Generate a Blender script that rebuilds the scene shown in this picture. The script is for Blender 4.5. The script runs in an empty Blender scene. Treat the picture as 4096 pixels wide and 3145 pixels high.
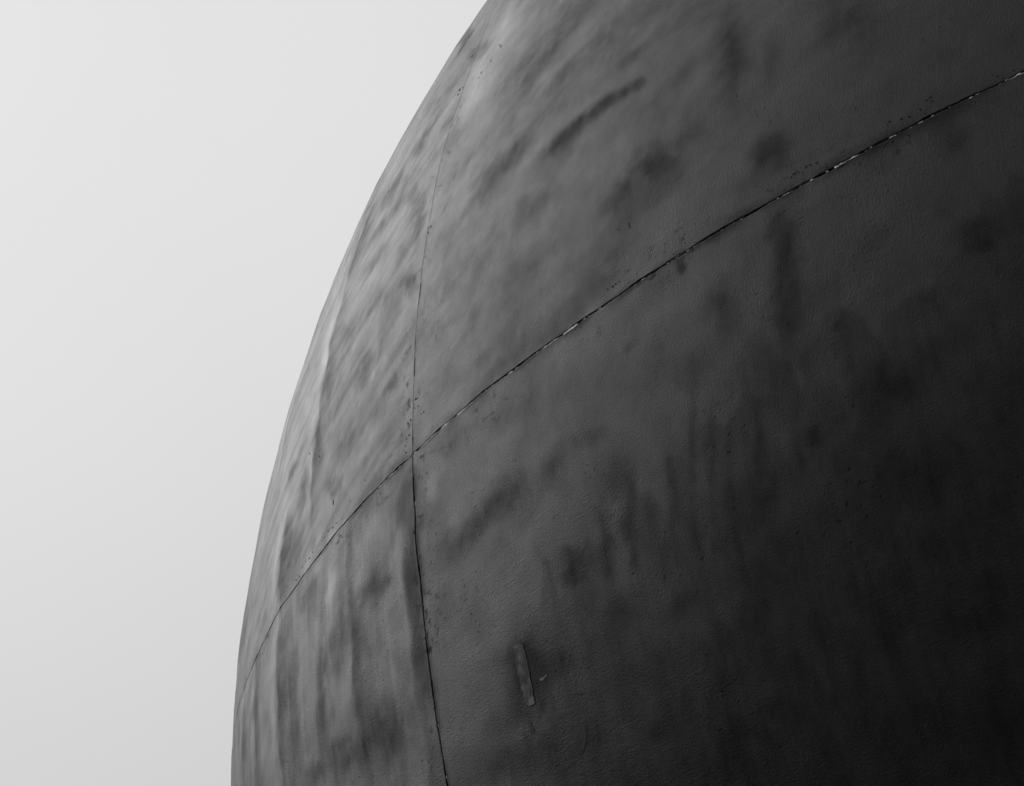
import bpy, math
import numpy as np

# ------------------------------------------------------------------ camera
scene = bpy.context.scene
R = 3.1                       # radius of the sphere in metres
CAM = np.array([0.0, 0.0, 1.6])
CDIR = np.array([0.4706117, 0.82886461, 0.30250303])
CEN = CAM + CDIR * (1.6554981 * R)
cam_data = bpy.data.cameras.new('camera')
cam_data.sensor_width = 36.0
cam_data.lens = 18.0 / math.tan(math.radians(15.5))
cam_data.clip_start = 0.05
cam_data.clip_end = 6000.0
cam = bpy.data.objects.new('camera', cam_data)
scene.collection.objects.link(cam)
Mc = ((0.9987239003978435, 0.050503175881498906, 0.0, CAM[0]),
      (0.027679673085061886, -0.547378468437612, -0.8364273118381526, CAM[1]),
      (-0.042242235641851554, 0.8353599472782831, -0.5480778703899674, CAM[2]),
      (0, 0, 0, 1))
from mathutils import Matrix, Vector
cam.matrix_world = Matrix(Mc)
scene.camera = cam

# ------------------------------------------------------------------ world: pale overcast sky
SUN_AZ = math.radians(57)      # compass direction of the hidden sun, from +Y towards -X
SUN_EL = math.radians(39)
sun_dir = Vector((-math.sin(SUN_AZ) * math.cos(SUN_EL), math.cos(SUN_AZ) * math.cos(SUN_EL), math.sin(SUN_EL)))
world = bpy.data.worlds.new('World')
scene.world = world
world.use_nodes = True
wn = world.node_tree
wn.nodes.clear()
def WN(t, **kw):
    n = wn.nodes.new(t)
    for k, v in kw.items(): setattr(n, k, v)
    return n
out = WN('ShaderNodeOutputWorld'); bg = WN('ShaderNodeBackground')
sky = WN('ShaderNodeTexSky', sky_type='NISHITA', sun_disc=False, sun_elevation=SUN_EL, sun_rotation=-SUN_AZ,
         dust_density=2, air_density=1.0, altitude=0.0)
bw = WN('ShaderNodeRGBToBW')
wn.links.new(sky.outputs[0], bw.inputs[0])
# cloud layer: evens the clear-sky brightness out, a little darker towards the horizon
tc = WN('ShaderNodeTexCoord'); sep = WN('ShaderNodeSeparateXYZ')
wn.links.new(tc.outputs['Generated'], sep.inputs[0])
grad = WN('ShaderNodeMapRange'); grad.inputs[1].default_value = 0.0; grad.inputs[2].default_value = 0.75
grad.inputs[3].default_value = 5.2; grad.inputs[4].default_value = 9.2
grad.interpolation_type = 'SMOOTHSTEP'
wn.links.new(sep.outputs[2], grad.inputs[0])
cn = WN('ShaderNodeTexNoise'); cn.inputs['Scale'].default_value = 2.2; cn.inputs['Detail'].default_value = 4.0
wn.links.new(tc.outputs['Generated'], cn.inputs['Vector'])
cm = WN('ShaderNodeMapRange'); cm.inputs[1].default_value = .3; cm.inputs[2].default_value = .7
cm.inputs[3].default_value = .965; cm.inputs[4].default_value = 1.03
wn.links.new(cn.outputs[0], cm.inputs[0])
mm = WN('ShaderNodeMath', operation='MULTIPLY'); wn.links.new(grad.outputs[0], mm.inputs[0]); wn.links.new(cm.outputs[0], mm.inputs[1])
mix = WN('ShaderNodeMix', data_type='FLOAT'); mix.inputs[0].default_value = 0.72
wn.links.new(bw.outputs[0], mix.inputs[2]); wn.links.new(mm.outputs[0], mix.inputs[3])
wn.links.new(mix.outputs[0], bg.inputs[0])
bg.inputs[1].default_value = 0.1
wn.links.new(bg.outputs[0], out.inputs[0])

sun_data = bpy.data.lights.new('sun', 'SUN')
sun_data.energy = 1.5
sun_data.angle = math.radians(45)
sun = bpy.data.objects.new('sun', sun_data)
scene.collection.objects.link(sun)
sun.rotation_euler = sun_dir.to_track_quat('Z', 'Y').to_euler()
sun.location = (-20, 10, 30)

vs = scene.view_settings
scene.display_settings.display_device = 'sRGB'
vs.view_transform = 'Standard'; vs.look = 'None'; vs.exposure = 0; vs.gamma = 1.0; vs.use_curve_mapping = False
scene.render.engine = 'CYCLES'
scene.cycles.max_bounces = 5
scene.render.film_transparent = False

# ------------------------------------------------------------------ materials
def mat(name):
    m = bpy.data.materials.new(name); m.use_nodes = True
    nt = m.node_tree; b = nt.nodes['Principled BSDF']
    def N(t, **kw):
        n = nt.nodes.new(t)
        for k, v in kw.items(): setattr(n, k, v)
        return n
    return m, nt, b, N
def link(nt, a, b): nt.links.new(a, b)
def math_n(N, nt, op, a, b=None, clamp=False):
    n = N('ShaderNodeMath', operation=op); n.use_clamp = clamp
    for i, v in enumerate((a, b)):
        if v is None: continue
        if isinstance(v, (int, float)): n.inputs[i].default_value = v
        else: link(nt, v, n.inputs[i])
    return n.outputs[0]
def maprange(N, nt, v, a, b, c, d, smooth=False):
    n = N('ShaderNodeMapRange'); link(nt, v, n.inputs[0])
    if smooth: n.interpolation_type = 'SMOOTHSTEP'
    for i, x in enumerate((a, b, c, d)): n.inputs[i + 1].default_value = x
    return n.outputs[0]
def grey(v): return (v, v, v, 1.0)

def paint_material():
    m, nt, b, N = mat('dark_hull_paint')
    uv = N('ShaderNodeUVMap'); uv.uv_map = 'surface'
    sp = N('ShaderNodeSeparateXYZ'); link(nt, uv.outputs[0], sp.inputs[0])
    def noise(scale, detail=2.0, rough=.5, sx=1.0, sy=1.0, off=0.0, dist=0.0, rot=0.0):
        mp = N('ShaderNodeMapping'); mp.inputs['Scale'].default_value = (sx, sy, 1)
        mp.inputs['Location'].default_value = (off, off * 1.7, off * .3)
        mp.inputs['Rotation'].default_value = (0, 0, rot)
        link(nt, uv.outputs[0], mp.inputs[0])
        n = N('ShaderNodeTexNoise'); n.inputs['Scale'].default_value = scale
        n.inputs['Detail'].default_value = detail; n.inputs['Roughness'].default_value = rough
        n.inputs['Distortion'].default_value = dist
        link(nt, mp.outputs[0], n.inputs['Vector'])
        return n.outputs[0]
    # --- colour: near-black paint, weathered in vague clouds and run-marks, grimy beside the equator seam
    c1 = noise(3.1, 5, .6, off=3)
    c2 = noise(9.0, 4, .6, sx=3.0, sy=.55, off=9)          # rain runs down the surface
    c3 = noise(60.0, 3, .6, off=5)
    base = maprange(N, nt, c1, .3, .7, 0.01, 0.015)
    runs = maprange(N, nt, c2, .35, .7, .86, 1.12)
    fine = maprange(N, nt, c3, .3, .7, .9, 1.1)
    col = math_n(N, nt, 'MULTIPLY', base, runs)
    col = math_n(N, nt, 'MULTIPLY', col, fine)
    # grime along the seams
    av = math_n(N, nt, 'ABSOLUTE', sp.outputs[1])
    au = math_n(N, nt, 'ABSOLUTE', math_n(N, nt, 'SUBTRACT', sp.outputs[0], math.radians(-56.3) * R))
    near = math_n(N, nt, 'MINIMUM', av, au)
    prox = maprange(N, nt, near, 0.0, .09, 1.0, 0.0)
    g = noise(75.0, 4, .65, off=21)
    dots = maprange(N, nt, g, .58, .63, 0.0, 1.0)
    patch = maprange(N, nt, noise(11.0, 3, .6, off=31), .45, .62, 0.0, 1.0)
    gd = math_n(N, nt, 'MULTIPLY', math_n(N, nt, 'MULTIPLY', dots, prox), patch)
    # pits scattered in drifts over the lower right
    pz = maprange(N, nt, noise(5.5, 3, .6, sx=1.4, sy=.8, off=47), .50, .64, 0.0, 1.0)
    pits = maprange(N, nt, noise(120.0, 2, .6, off=51), .62, .68, 0.0, 1.0)
    low = maprange(N, nt, sp.outputs[1], -.15, -.02, 1.0, 0.25)
    pd = math_n(N, nt, 'MULTIPLY', math_n(N, nt, 'MULTIPLY', pits, pz), low)
    wear = math_n(N, nt, 'MAXIMUM', gd, pd)
    keep = maprange(N, nt, wear, 0.0, 1.0, 1.0, .35)
    col = math_n(N, nt, 'MULTIPLY', col, keep)
    # stained seams, dark smears and painted-in crease shade, read from the surface's own stain map
    an = N('ShaderNodeAttribute'); an.attribute_name = 'stain_shade'
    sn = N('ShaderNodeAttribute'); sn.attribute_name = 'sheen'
    stn_shade = math_n(N, nt, 'ADD', an.outputs['Fac'], maprange(N, nt, noise(45.0, 5, .7, sx=1.6, off=101), .3, .7, -.13, .13))
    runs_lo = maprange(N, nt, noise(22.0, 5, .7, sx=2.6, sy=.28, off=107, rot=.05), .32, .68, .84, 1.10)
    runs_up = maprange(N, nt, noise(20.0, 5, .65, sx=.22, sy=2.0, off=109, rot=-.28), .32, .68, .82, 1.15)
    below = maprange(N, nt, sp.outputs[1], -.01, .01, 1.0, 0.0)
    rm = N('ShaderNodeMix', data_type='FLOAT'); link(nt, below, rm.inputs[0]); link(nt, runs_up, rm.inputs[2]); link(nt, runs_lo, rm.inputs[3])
    stn_shade = math_n(N, nt, 'MULTIPLY', stn_shade, rm.outputs[0])
    stn_shade = math_n(N, nt, 'MULTIPLY', stn_shade, maprange(N, nt, noise(16.0, 4, .65, sx=1.5, sy=.7, off=103), .3, .7, .82, 1.15), True)
    col = math_n(N, nt, 'MULTIPLY', col, maprange(N, nt, stn_shade, 0, 1, 1.0, .4))
    spl = math_n(N, nt, 'ADD', maprange(N, nt, stn_shade, 0, 1, 0.52, 0.18), maprange(N, nt, sn.outputs['Fac'], 0, 1, 0, .35))
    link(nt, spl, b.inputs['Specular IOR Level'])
    st = maprange(N, nt, noise(7.0, 4, .55, sx=1.0, sy=1.0, off=77), .55, .72, 1.0, .85, True)
    col = math_n(N, nt, 'MULTIPLY', col, st)
    cc = N('ShaderNodeCombineColor')
    for i in range(3): link(nt, col, cc.inputs[i])
    link(nt, cc.outputs[0], b.inputs['Base Color'])
    # --- gloss
    rr = maprange(N, nt, noise(14.0, 4, .6, off=12), .3, .7, 0.42, 0.52)
    rr = math_n(N, nt, 'ADD', rr, math_n(N, nt, 'MULTIPLY', stn_shade, .10))
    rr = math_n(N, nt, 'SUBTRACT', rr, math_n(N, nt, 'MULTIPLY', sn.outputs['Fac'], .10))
    rr = math_n(N, nt, 'ADD', rr, math_n(N, nt, 'MULTIPLY', wear, .25), True)
    link(nt, rr, b.inputs['Roughness'])
    b.inputs['IOR'].default_value = 1.31
    # --- relief: orange peel, brush strokes along the plates, runs, chips
    peel = noise(330, 3, .62, off=1)
    peel2 = noise(330 * 2.3, 2, .6, off=2)
    brush = noise(26.0, 3, .6, sx=1.0, sy=5.0, off=60, dist=.6, rot=.06)
    bz = maprange(N, nt, noise(3.7, 2, .5, off=64), .42, .64, 0.0, 1.0)
    rip = noise(34.0, 3, .55, sx=.75, sy=3.2, off=70, dist=.7, rot=-.2)
    rz = maprange(N, nt, noise(4.3, 2, .5, off=74), .47, .62, 0.0, 1.0)
    rl = maprange(N, nt, rip, .52, .66, 0.0, 1.0, True)
    drip = noise(30.0, 2, .5, sx=3.4, sy=.22, off=90)
    dl = maprange(N, nt, sp.outputs[0], -3.45, -2.95, 1.0, .18)
    h = math_n(N, nt, 'MULTIPLY', peel, 0.0009)
    h = math_n(N, nt, 'ADD', h, math_n(N, nt, 'MULTIPLY', peel2, 0.0009 * .45))
    h = math_n(N, nt, 'ADD', h, math_n(N, nt, 'MULTIPLY', math_n(N, nt, 'MULTIPLY', brush, bz), .00022))
    h = math_n(N, nt, 'ADD', h, math_n(N, nt, 'MULTIPLY', math_n(N, nt, 'MULTIPLY', rl, rz), .00012))
    h = math_n(N, nt, 'ADD', h, math_n(N, nt, 'MULTIPLY', math_n(N, nt, 'MULTIPLY', drip, dl), .0005))
    h = math_n(N, nt, 'SUBTRACT', h, math_n(N, nt, 'MULTIPLY', wear, .0005))
    bp = N('ShaderNodeBump'); bp.inputs['Strength'].default_value = 1.0; bp.inputs['Distance'].default_value = 1.0
    link(nt, h, bp.inputs['Height']); link(nt, bp.outputs[0], b.inputs['Normal'])
    return m

def simple(name, v0, v1, rough, scale=60.0, bump=.0006, spec=.5, contrast=(.35, .65)):
    m, nt, b, N = mat(name)
    tc = N('ShaderNodeTexCoord')
    n = N('ShaderNodeTexNoise'); n.inputs['Scale'].default_value = scale; n.inputs['Detail'].default_value = 4
    link(nt, tc.outputs['Object'], n.inputs['Vector'])
    v = maprange(N, nt, n.outputs[0], contrast[0], contrast[1], v0, v1)
    cc = N('ShaderNodeCombineColor')
    for i in range(3): link(nt, v, cc.inputs[i])
    link(nt, cc.outputs[0], b.inputs['Base Color'])
    b.inputs['Roughness'].default_value = rough
    b.inputs['Specular IOR Level'].default_value = spec
    bp = N('ShaderNodeBump'); bp.inputs['Distance'].default_value = bump
    link(nt, n.outputs[0], bp.inputs['Height']); link(nt, bp.outputs[0], b.inputs['Normal'])
    return m

M_PAINT = paint_material()
M_DARK = simple('black_joint_filler', .006, .012, .9, 200, .001, .1)
M_CHIP = simple('chip_rust_black', .008, .018, .85, 300, .0008, .15)
M_SEAL = simple('bare_pale_sealant', 0.5, 0.8, .8, 160, .0008, .3)
M_SPECK = simple('pale_chip_glint', .07, .26, .8, 200, .0005, .2)  # pale chip, and glints put in as colour
M_STRIP = simple('scuffed_strip_paint', .004, .075, .6, 70, .0008, .35, (.45, .68))
M_FLAKE = simple('lifted_paint', .008, .016, .65, 90, .0006, .22)
M_GROUND = simple('grey_asphalt', .035, .06, .9, 3.0, .004)
M_BASE = simple('concrete', .22, .3, .85, 6.0, .002)

# ------------------------------------------------------------------ surface of the sphere: dents and waves
# each row: azimuth, elevation (degrees), half-length vector, half-width vector (degrees), slope
DENTS = np.array([
(-59.33,21.82,-0.15,-0.43,-0.88,1.01,1.30),
(-56.25,17.95,-0.45,-0.08,-0.46,0.57,0.90),
(-58.07,17.83,-0.74,-0.44,-0.56,0.64,0.50),
(-59.61,17.99,-0.60,-0.05,-0.59,0.65,0.50),
(-58.95,15.76,-0.71,-0.65,-0.44,0.46,0.60),
(-59.22,15.08,-0.35,-0.07,-0.34,0.37,0.80),
(-61.32,14.36,-1.07,0.04,-0.64,0.64,0.90),
(-58.12,11.73,-0.17,-0.23,-0.45,0.44,0.80),
(-61.53,12.76,-1.75,0.13,-0.28,0.28,0.80),
(-66.13,19.33,0.88,-1.90,-3.21,2.86,0.60),
(-64.75,15.33,0.54,-2.16,-0.90,0.77,0.90),
(-57.19,9.56,0.02,-0.76,-0.33,0.28,0.70),
(-58.00,9.08,-0.34,-0.10,-0.28,0.28,0.40),
(-64.68,13.40,-0.18,-0.55,-0.58,0.49,0.70),
(-64.73,11.72,0.15,-1.09,-0.60,0.46,0.50),
(-64.31,9.18,0.27,-1.32,-0.39,0.28,0.50),
(-64.03,6.95,0.21,-0.83,-0.39,0.26,1.30),
(-64.12,4.90,0.26,-1.07,-0.29,0.18,1.30),
(-64.81,10.85,0.22,-2.03,-0.56,0.42,-0.50),
(-64.99,8.57,0.55,-2.36,-0.56,0.39,-0.60),
(-57.24,7.09,-0.40,-0.01,-0.43,0.48,0.90),
(-58.94,7.70,-1.20,0.45,-0.34,0.44,0.40),
(-62.77,8.85,-0.83,0.07,-0.58,0.52,0.50),
(-60.02,5.32,-0.22,-0.47,-0.42,0.32,0.90),
(-57.85,3.48,-0.31,-0.12,-0.30,0.27,0.70),
(-61.33,3.18,-1.36,-0.18,-0.53,0.45,0.50),
(-67.11,5.57,-0.18,-0.18,-0.33,0.21,0.70),
(-65.35,3.60,-0.13,-0.71,-0.37,0.22,1.00),
(-62.08,1.91,0.74,-0.26,0.37,-0.49,0.80),
(-56.84,-1.16,-0.18,-0.88,-0.61,0.34,0.90),
(-59.47,-0.12,-0.88,-0.19,-0.51,0.43,0.40),
(-67.06,2.33,-0.27,-0.70,-0.48,0.27,1.40),
(-67.35,1.03,0.00,-0.63,-0.40,0.21,1.10),
(-68.13,2.18,0.04,-1.50,-0.54,0.29,-0.70),
(-64.12,-1.10,-0.30,-0.52,-0.41,0.22,0.80),
(-60.77,-1.06,0.03,-1.19,-0.29,0.14,0.60),
(-60.64,-3.01,0.11,-0.93,-0.27,0.11,0.70),
(-60.53,-4.78,-0.06,-0.96,-0.26,0.10,0.70),
(-61.04,-2.20,-0.08,-2.38,-0.29,0.13,-0.40),
(-59.01,-3.18,0.88,0.02,0.32,-0.33,1.10),
(-56.51,-3.10,-0.17,-1.05,-0.26,0.13,1.00),
(-56.65,-5.18,-0.05,-1.18,-0.25,0.10,1.00),
(-56.57,-6.90,0.10,-0.71,-0.24,0.07,1.00),
(-67.18,-2.14,-0.12,-1.62,-0.41,0.18,0.90),
(-67.59,-4.89,-0.28,-1.29,-0.38,0.15,0.90),
(-68.10,-3.14,-0.37,-2.88,-0.55,0.23,-0.70),
(-71.07,-3.06,-0.06,-1.87,-0.25,0.10,0.90),
(-74.00,-2.70,-0.34,-0.97,-0.31,0.13,1.00),
(-76.79,3.90,0.25,-1.80,-2.07,1.02,0.70),
(-66.17,-3.01,-0.09,-0.92,-0.51,0.22,0.70),
(-63.42,-5.13,-0.21,-1.68,-0.20,0.08,0.80),
(-59.46,-7.38,0.81,0.01,0.61,-0.64,1.20),
(-61.73,-7.33,1.28,-0.29,0.14,-0.33,1.10),
(-64.61,-6.81,0.28,0.11,0.51,-0.27,0.90),
(-65.40,-5.47,0.21,-0.51,-0.53,0.17,0.50),
(-45.65,7.01,-0.26,0.04,-0.08,0.19,1.10),
(-46.44,7.11,-0.63,0.10,-0.06,0.15,1.20),
(-47.52,7.19,-0.78,-0.00,-0.11,0.20,1.30),
(-48.75,7.09,-0.70,-0.13,-0.13,0.21,1.30),
(-48.99,6.79,-0.85,-0.09,-0.28,0.46,0.50),
(-42.29,5.58,-0.10,-1.69,-0.43,0.32,0.60),
(-41.36,1.41,0.11,-0.61,-0.34,0.07,0.90),
(-45.07,3.40,-0.58,-0.04,-0.26,0.55,0.90),
(-46.41,3.10,-0.40,-0.33,-0.29,0.36,0.80),
(-54.21,16.03,-0.93,-1.71,-1.15,1.39,-0.80),
(-53.90,16.81,-0.17,-0.97,-0.60,0.72,-0.40),
(-55.01,14.45,-0.37,-0.96,-0.55,0.62,-0.70),
(-49.83,11.88,-1.58,-0.78,-0.20,0.29,0.50),
(-48.06,10.35,-1.74,-0.34,-0.15,0.25,0.45),
(-45.25,8.34,-1.84,-0.11,-0.11,0.23,0.45),
(-44.09,6.08,-1.81,-0.31,-0.11,0.22,0.40),
(-51.34,8.46,-2.07,-0.43,-0.20,0.27,0.45),
(-52.62,7.91,-2.03,-0.58,-0.19,0.24,0.40),
(-46.92,2.18,-2.31,-0.26,-0.13,0.23,0.35),
(-50.55,0.42,-2.65,-0.22,-0.15,0.23,0.35),
(-42.30,5.49,-0.07,-1.24,-0.15,0.11,0.50),
(-41.01,4.64,-0.20,-0.71,-0.19,0.18,0.40),
(-45.03,-5.61,-0.29,-1.33,-0.08,0.04,0.45),
(-44.53,-6.22,-0.29,-1.42,-0.07,0.03,0.40),
(-44.06,-6.74,-0.31,-1.46,-0.09,0.04,0.40),
(-43.05,-6.07,-0.17,-0.91,-0.09,0.04,0.50),
(-41.99,-6.36,-0.16,-0.95,-0.07,0.03,0.40),
(-45.93,-6.49,-0.18,-1.12,-0.10,0.04,0.50),
(-47.35,-6.51,-0.18,-1.00,-0.11,0.04,0.70),
(-48.28,-6.63,-0.15,-1.04,-0.14,0.05,0.70),
(-66.15,1.34,-0.75,-0.87,-0.48,0.28,0.60),
(-61.28,-2.81,-0.09,-1.94,-0.25,0.11,0.90),
(-63.02,-3.46,-0.32,-2.62,-0.20,0.09,0.70),
(-66.15,-5.18,-0.39,-1.49,-0.29,0.12,0.70),
(-60.80,-6.97,-0.06,-1.22,-0.28,0.10,0.80),
(-58.76,-7.47,-0.24,-1.44,-0.38,0.14,0.50),
(-49.54,12.92,-1.25,-0.33,-0.34,0.54,0.50),
(-51.81,12.58,-1.32,-0.06,-0.44,0.65,0.50),
(-50.72,10.84,0.04,-1.08,-0.34,0.32,0.50),
(-46.96,9.75,-2.15,0.10,-0.17,0.35,0.40),
(-49.82,2.93,-1.24,-0.12,-0.27,0.43,0.30),
(-44.72,5.35,-0.58,-0.29,-0.25,0.42,0.30),
(-44.03,3.81,-0.83,-0.07,-0.17,0.39,0.35),
(-49.19,5.07,-1.24,-0.00,-0.27,0.47,0.30),
(-51.96,8.52,-1.64,0.01,-0.29,0.44,0.35),
(-54.78,10.08,-0.68,-0.56,-0.34,0.37,0.40),
(-52.59,5.19,-1.90,0.06,-0.29,0.42,0.30),
(-47.18,1.06,-0.95,-0.24,-0.30,0.47,0.35),
(-54.40,3.66,-1.05,-0.37,-0.37,0.40,0.30),
(-51.37,1.06,-1.08,-0.06,-0.27,0.40,0.40),
(-41.40,-1.39,-0.04,-0.84,-0.23,0.10,0.90),
(-41.53,-3.05,-0.15,-1.11,-0.28,0.13,0.90),
(-36.63,-3.64,-0.05,-0.44,-0.29,0.10,0.90),
(-44.55,-0.36,0.12,-0.01,0.05,-0.15,2.00),
(-43.31,-2.11,0.39,-0.02,0.13,-0.44,0.50),
(-40.45,-4.28,0.01,-0.06,-0.07,-0.00,1.60),
(-46.52,-1.83,0.09,-0.13,-0.15,-0.04,0.60),
(-53.07,-3.78,-1.94,-0.21,-0.26,0.33,0.80),
(-49.53,-6.71,-0.22,-0.34,-0.41,0.25,1.20),
(-49.81,-3.84,0.31,-0.29,-0.19,-0.13,0.60),
(-47.52,-5.13,0.41,-0.59,-0.32,-0.09,0.60),
(-48.20,-3.65,0.09,-0.32,-0.29,0.05,0.60),
(-50.50,-1.46,-1.25,0.02,-0.22,0.39,0.30),
(-43.28,-7.44,0.12,-0.69,-0.64,0.04,0.60),
(-41.59,-6.68,-0.07,-0.21,-0.15,0.08,1.00),
(-39.62,-6.37,0.64,0.03,0.10,-0.47,0.90),
(-42.38,-4.79,0.78,-0.92,-0.34,-0.28,0.40),
(-51.03,-8.96,0.49,-0.05,0.08,-0.31,1.20),
(-52.37,-8.61,-0.09,-0.82,-0.29,0.09,1.60),
(-51.69,-8.84,-0.07,-0.84,-0.26,0.08,1.20),
(-51.82,-8.28,-0.06,-0.21,-0.55,0.21,0.60),
(-52.33,-9.64,0.15,-0.18,-0.28,-0.06,0.60),
(-45.68,-12.58,0.41,-0.13,-0.14,-0.40,0.60),
(-48.05,-8.48,0.10,-0.31,-0.33,0.01,0.50),
(-46.21,-9.14,0.16,-0.23,-0.26,-0.08,0.60),
(-47.91,-11.69,0.05,-0.17,-0.23,-0.00,0.60),
(-52.82,-10.69,2.89,-0.71,-0.03,-0.31,0.50),
(-54.09,-0.70,1.03,-0.25,0.16,-0.35,0.60),
(-54.43,-6.14,0.90,-0.16,0.14,-0.40,0.25),
(-38.65,4.18,-0.40,-0.55,-0.36,0.51,0.60),
(-45.40,-7.65,0.01,-0.50,-0.14,0.03,0.60),
(-47.55,-6.36,-0.04,-0.50,-0.12,0.04,0.60),
(-46.70,-6.73,-0.05,-0.61,-0.12,0.04,0.40),
(-43.94,-9.41,0.12,-0.88,-0.39,0.03,0.60),
(-36.79,-0.66,0.31,-0.54,-0.25,-0.19,0.70),
(-39.22,-8.74,-0.48,-0.91,-0.39,0.24,0.40),
(-41.14,-9.11,0.09,-1.14,-0.47,0.04,0.40),
(-47.82,0.03,-0.70,-0.17,-0.18,0.28,-0.30),
(-53.97,0.52,-0.94,-0.28,-0.39,0.41,-0.30),
(-54.04,-3.24,-0.71,0.01,-0.24,0.35,-0.40),
(-46.49,-9.57,1.06,0.21,0.19,-0.35,-0.30),
(-55.43,-1.56,0.47,-0.98,-0.33,0.08,-0.30),
(-53.45,-6.42,-1.01,-0.76,-0.53,0.39,-0.30),
(-58.74,-6.19,0.07,-0.68,-0.70,0.23,-0.60),
(-62.45,-4.96,0.37,-0.76,-0.57,0.16,-0.50),
(-64.95,-2.43,-0.32,-0.62,-0.47,0.23,-0.40),
(-62.26,-1.54,0.19,-1.04,-0.47,0.21,-0.40),
(-64.50,0.59,-0.35,0.79,0.40,-0.18,-0.30)
])
SEAM_AZ_ = -56.3
AZ0, AZ1, EL0, EL1, STEP = -98.0, -6.0, -46.0, 46.0, 0.09
gaz = np.arange(AZ0, AZ1, STEP); gel = np.arange(EL0, EL1, STEP)
GA, GE = np.meshgrid(gaz, gel, indexing='ij')
def slope_field():
    S = np.zeros_like(GA); P = np.zeros_like(GA); N_ = np.zeros_like(GA)
    WA = .08 * band_noise(51, .5, .5) + .05 * band_noise(52, .16, .16) + .03 * band_noise(57, .07, .07)
    WE = .07 * band_noise(53, .5, .5) + .05 * band_noise(54, .16, .16) + .03 * band_noise(58, .07, .07)
    PATCHY = 1 + .22 * band_noise(55, .25, .25)
    for a, e, ax, ay, bx, by, s in DENTS:
        wf = min(1.0, math.hypot(bx, by) / .45)
        # keep blobs a sane size on the surface even where they are seen at a glancing angle
        la = math.hypot(ax, ay); lb = math.hypot(bx, by)
        k = min(1.0, 1.6 / lb); bx *= k; by *= k
        k = min(1.0, 3.2 / la); ax *= k; ay *= k
        det = ax * by - ay * bx
        if abs(det) < 1e-3:
            n = math.hypot(ax, ay); bx, by = bx - ay / n * .12, by + ax / n * .12
            det = ax * by - ay * bx
        dx = GA - a + WA * wf; dy = GE - e + WE * wf
        p = (dx * by - dy * bx) / det; q = (dy * ax - dx * ay) / det
        g = s * np.exp(-(np.minimum(p ** 4, 60.0) * .7 if abs(s) > .6 else p ** 2 * 1.1) - .5 * (q ** 2))
        S += g
        if s > 0: P += g * PATCHY
        else: N_ -= g
    return S * 0.07, P, N_
def band_noise(seed, la, le, rot=0.0):
    """smooth noise with feature length la (deg, along azimuth) and le (deg, along elevation)"""
    r = np.random.RandomState(seed).standard_normal(GA.shape)
    fa = np.fft.fftfreq(GA.shape[0], STEP)[:, None]; fe = np.fft.fftfreq(GA.shape[1], STEP)[None, :]
    c, s = math.cos(rot), math.sin(rot)
    a = fa * c + fe * s; e = -fa * s + fe * c
    f = np.exp(-((a * la) ** 2 + (e * le) ** 2) * 4.0)
    o = np.real(np.fft.ifft2(np.fft.fft2(r) * f)); return o / o.std()
def smooth(x, a, b):
    t = np.clip((x - a) / (b - a), 0, 1); return t * t * (3 - 2 * t)
def line_noise(seed, x, scales, amps):
    r = np.random.RandomState(seed); o = np.zeros_like(x)
    for sc, am in zip(scales, amps):
        k = np.arange(-140, 141) * sc; v = r.standard_normal(len(k)); o += am * np.interp(x, k, v)
    return o
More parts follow.
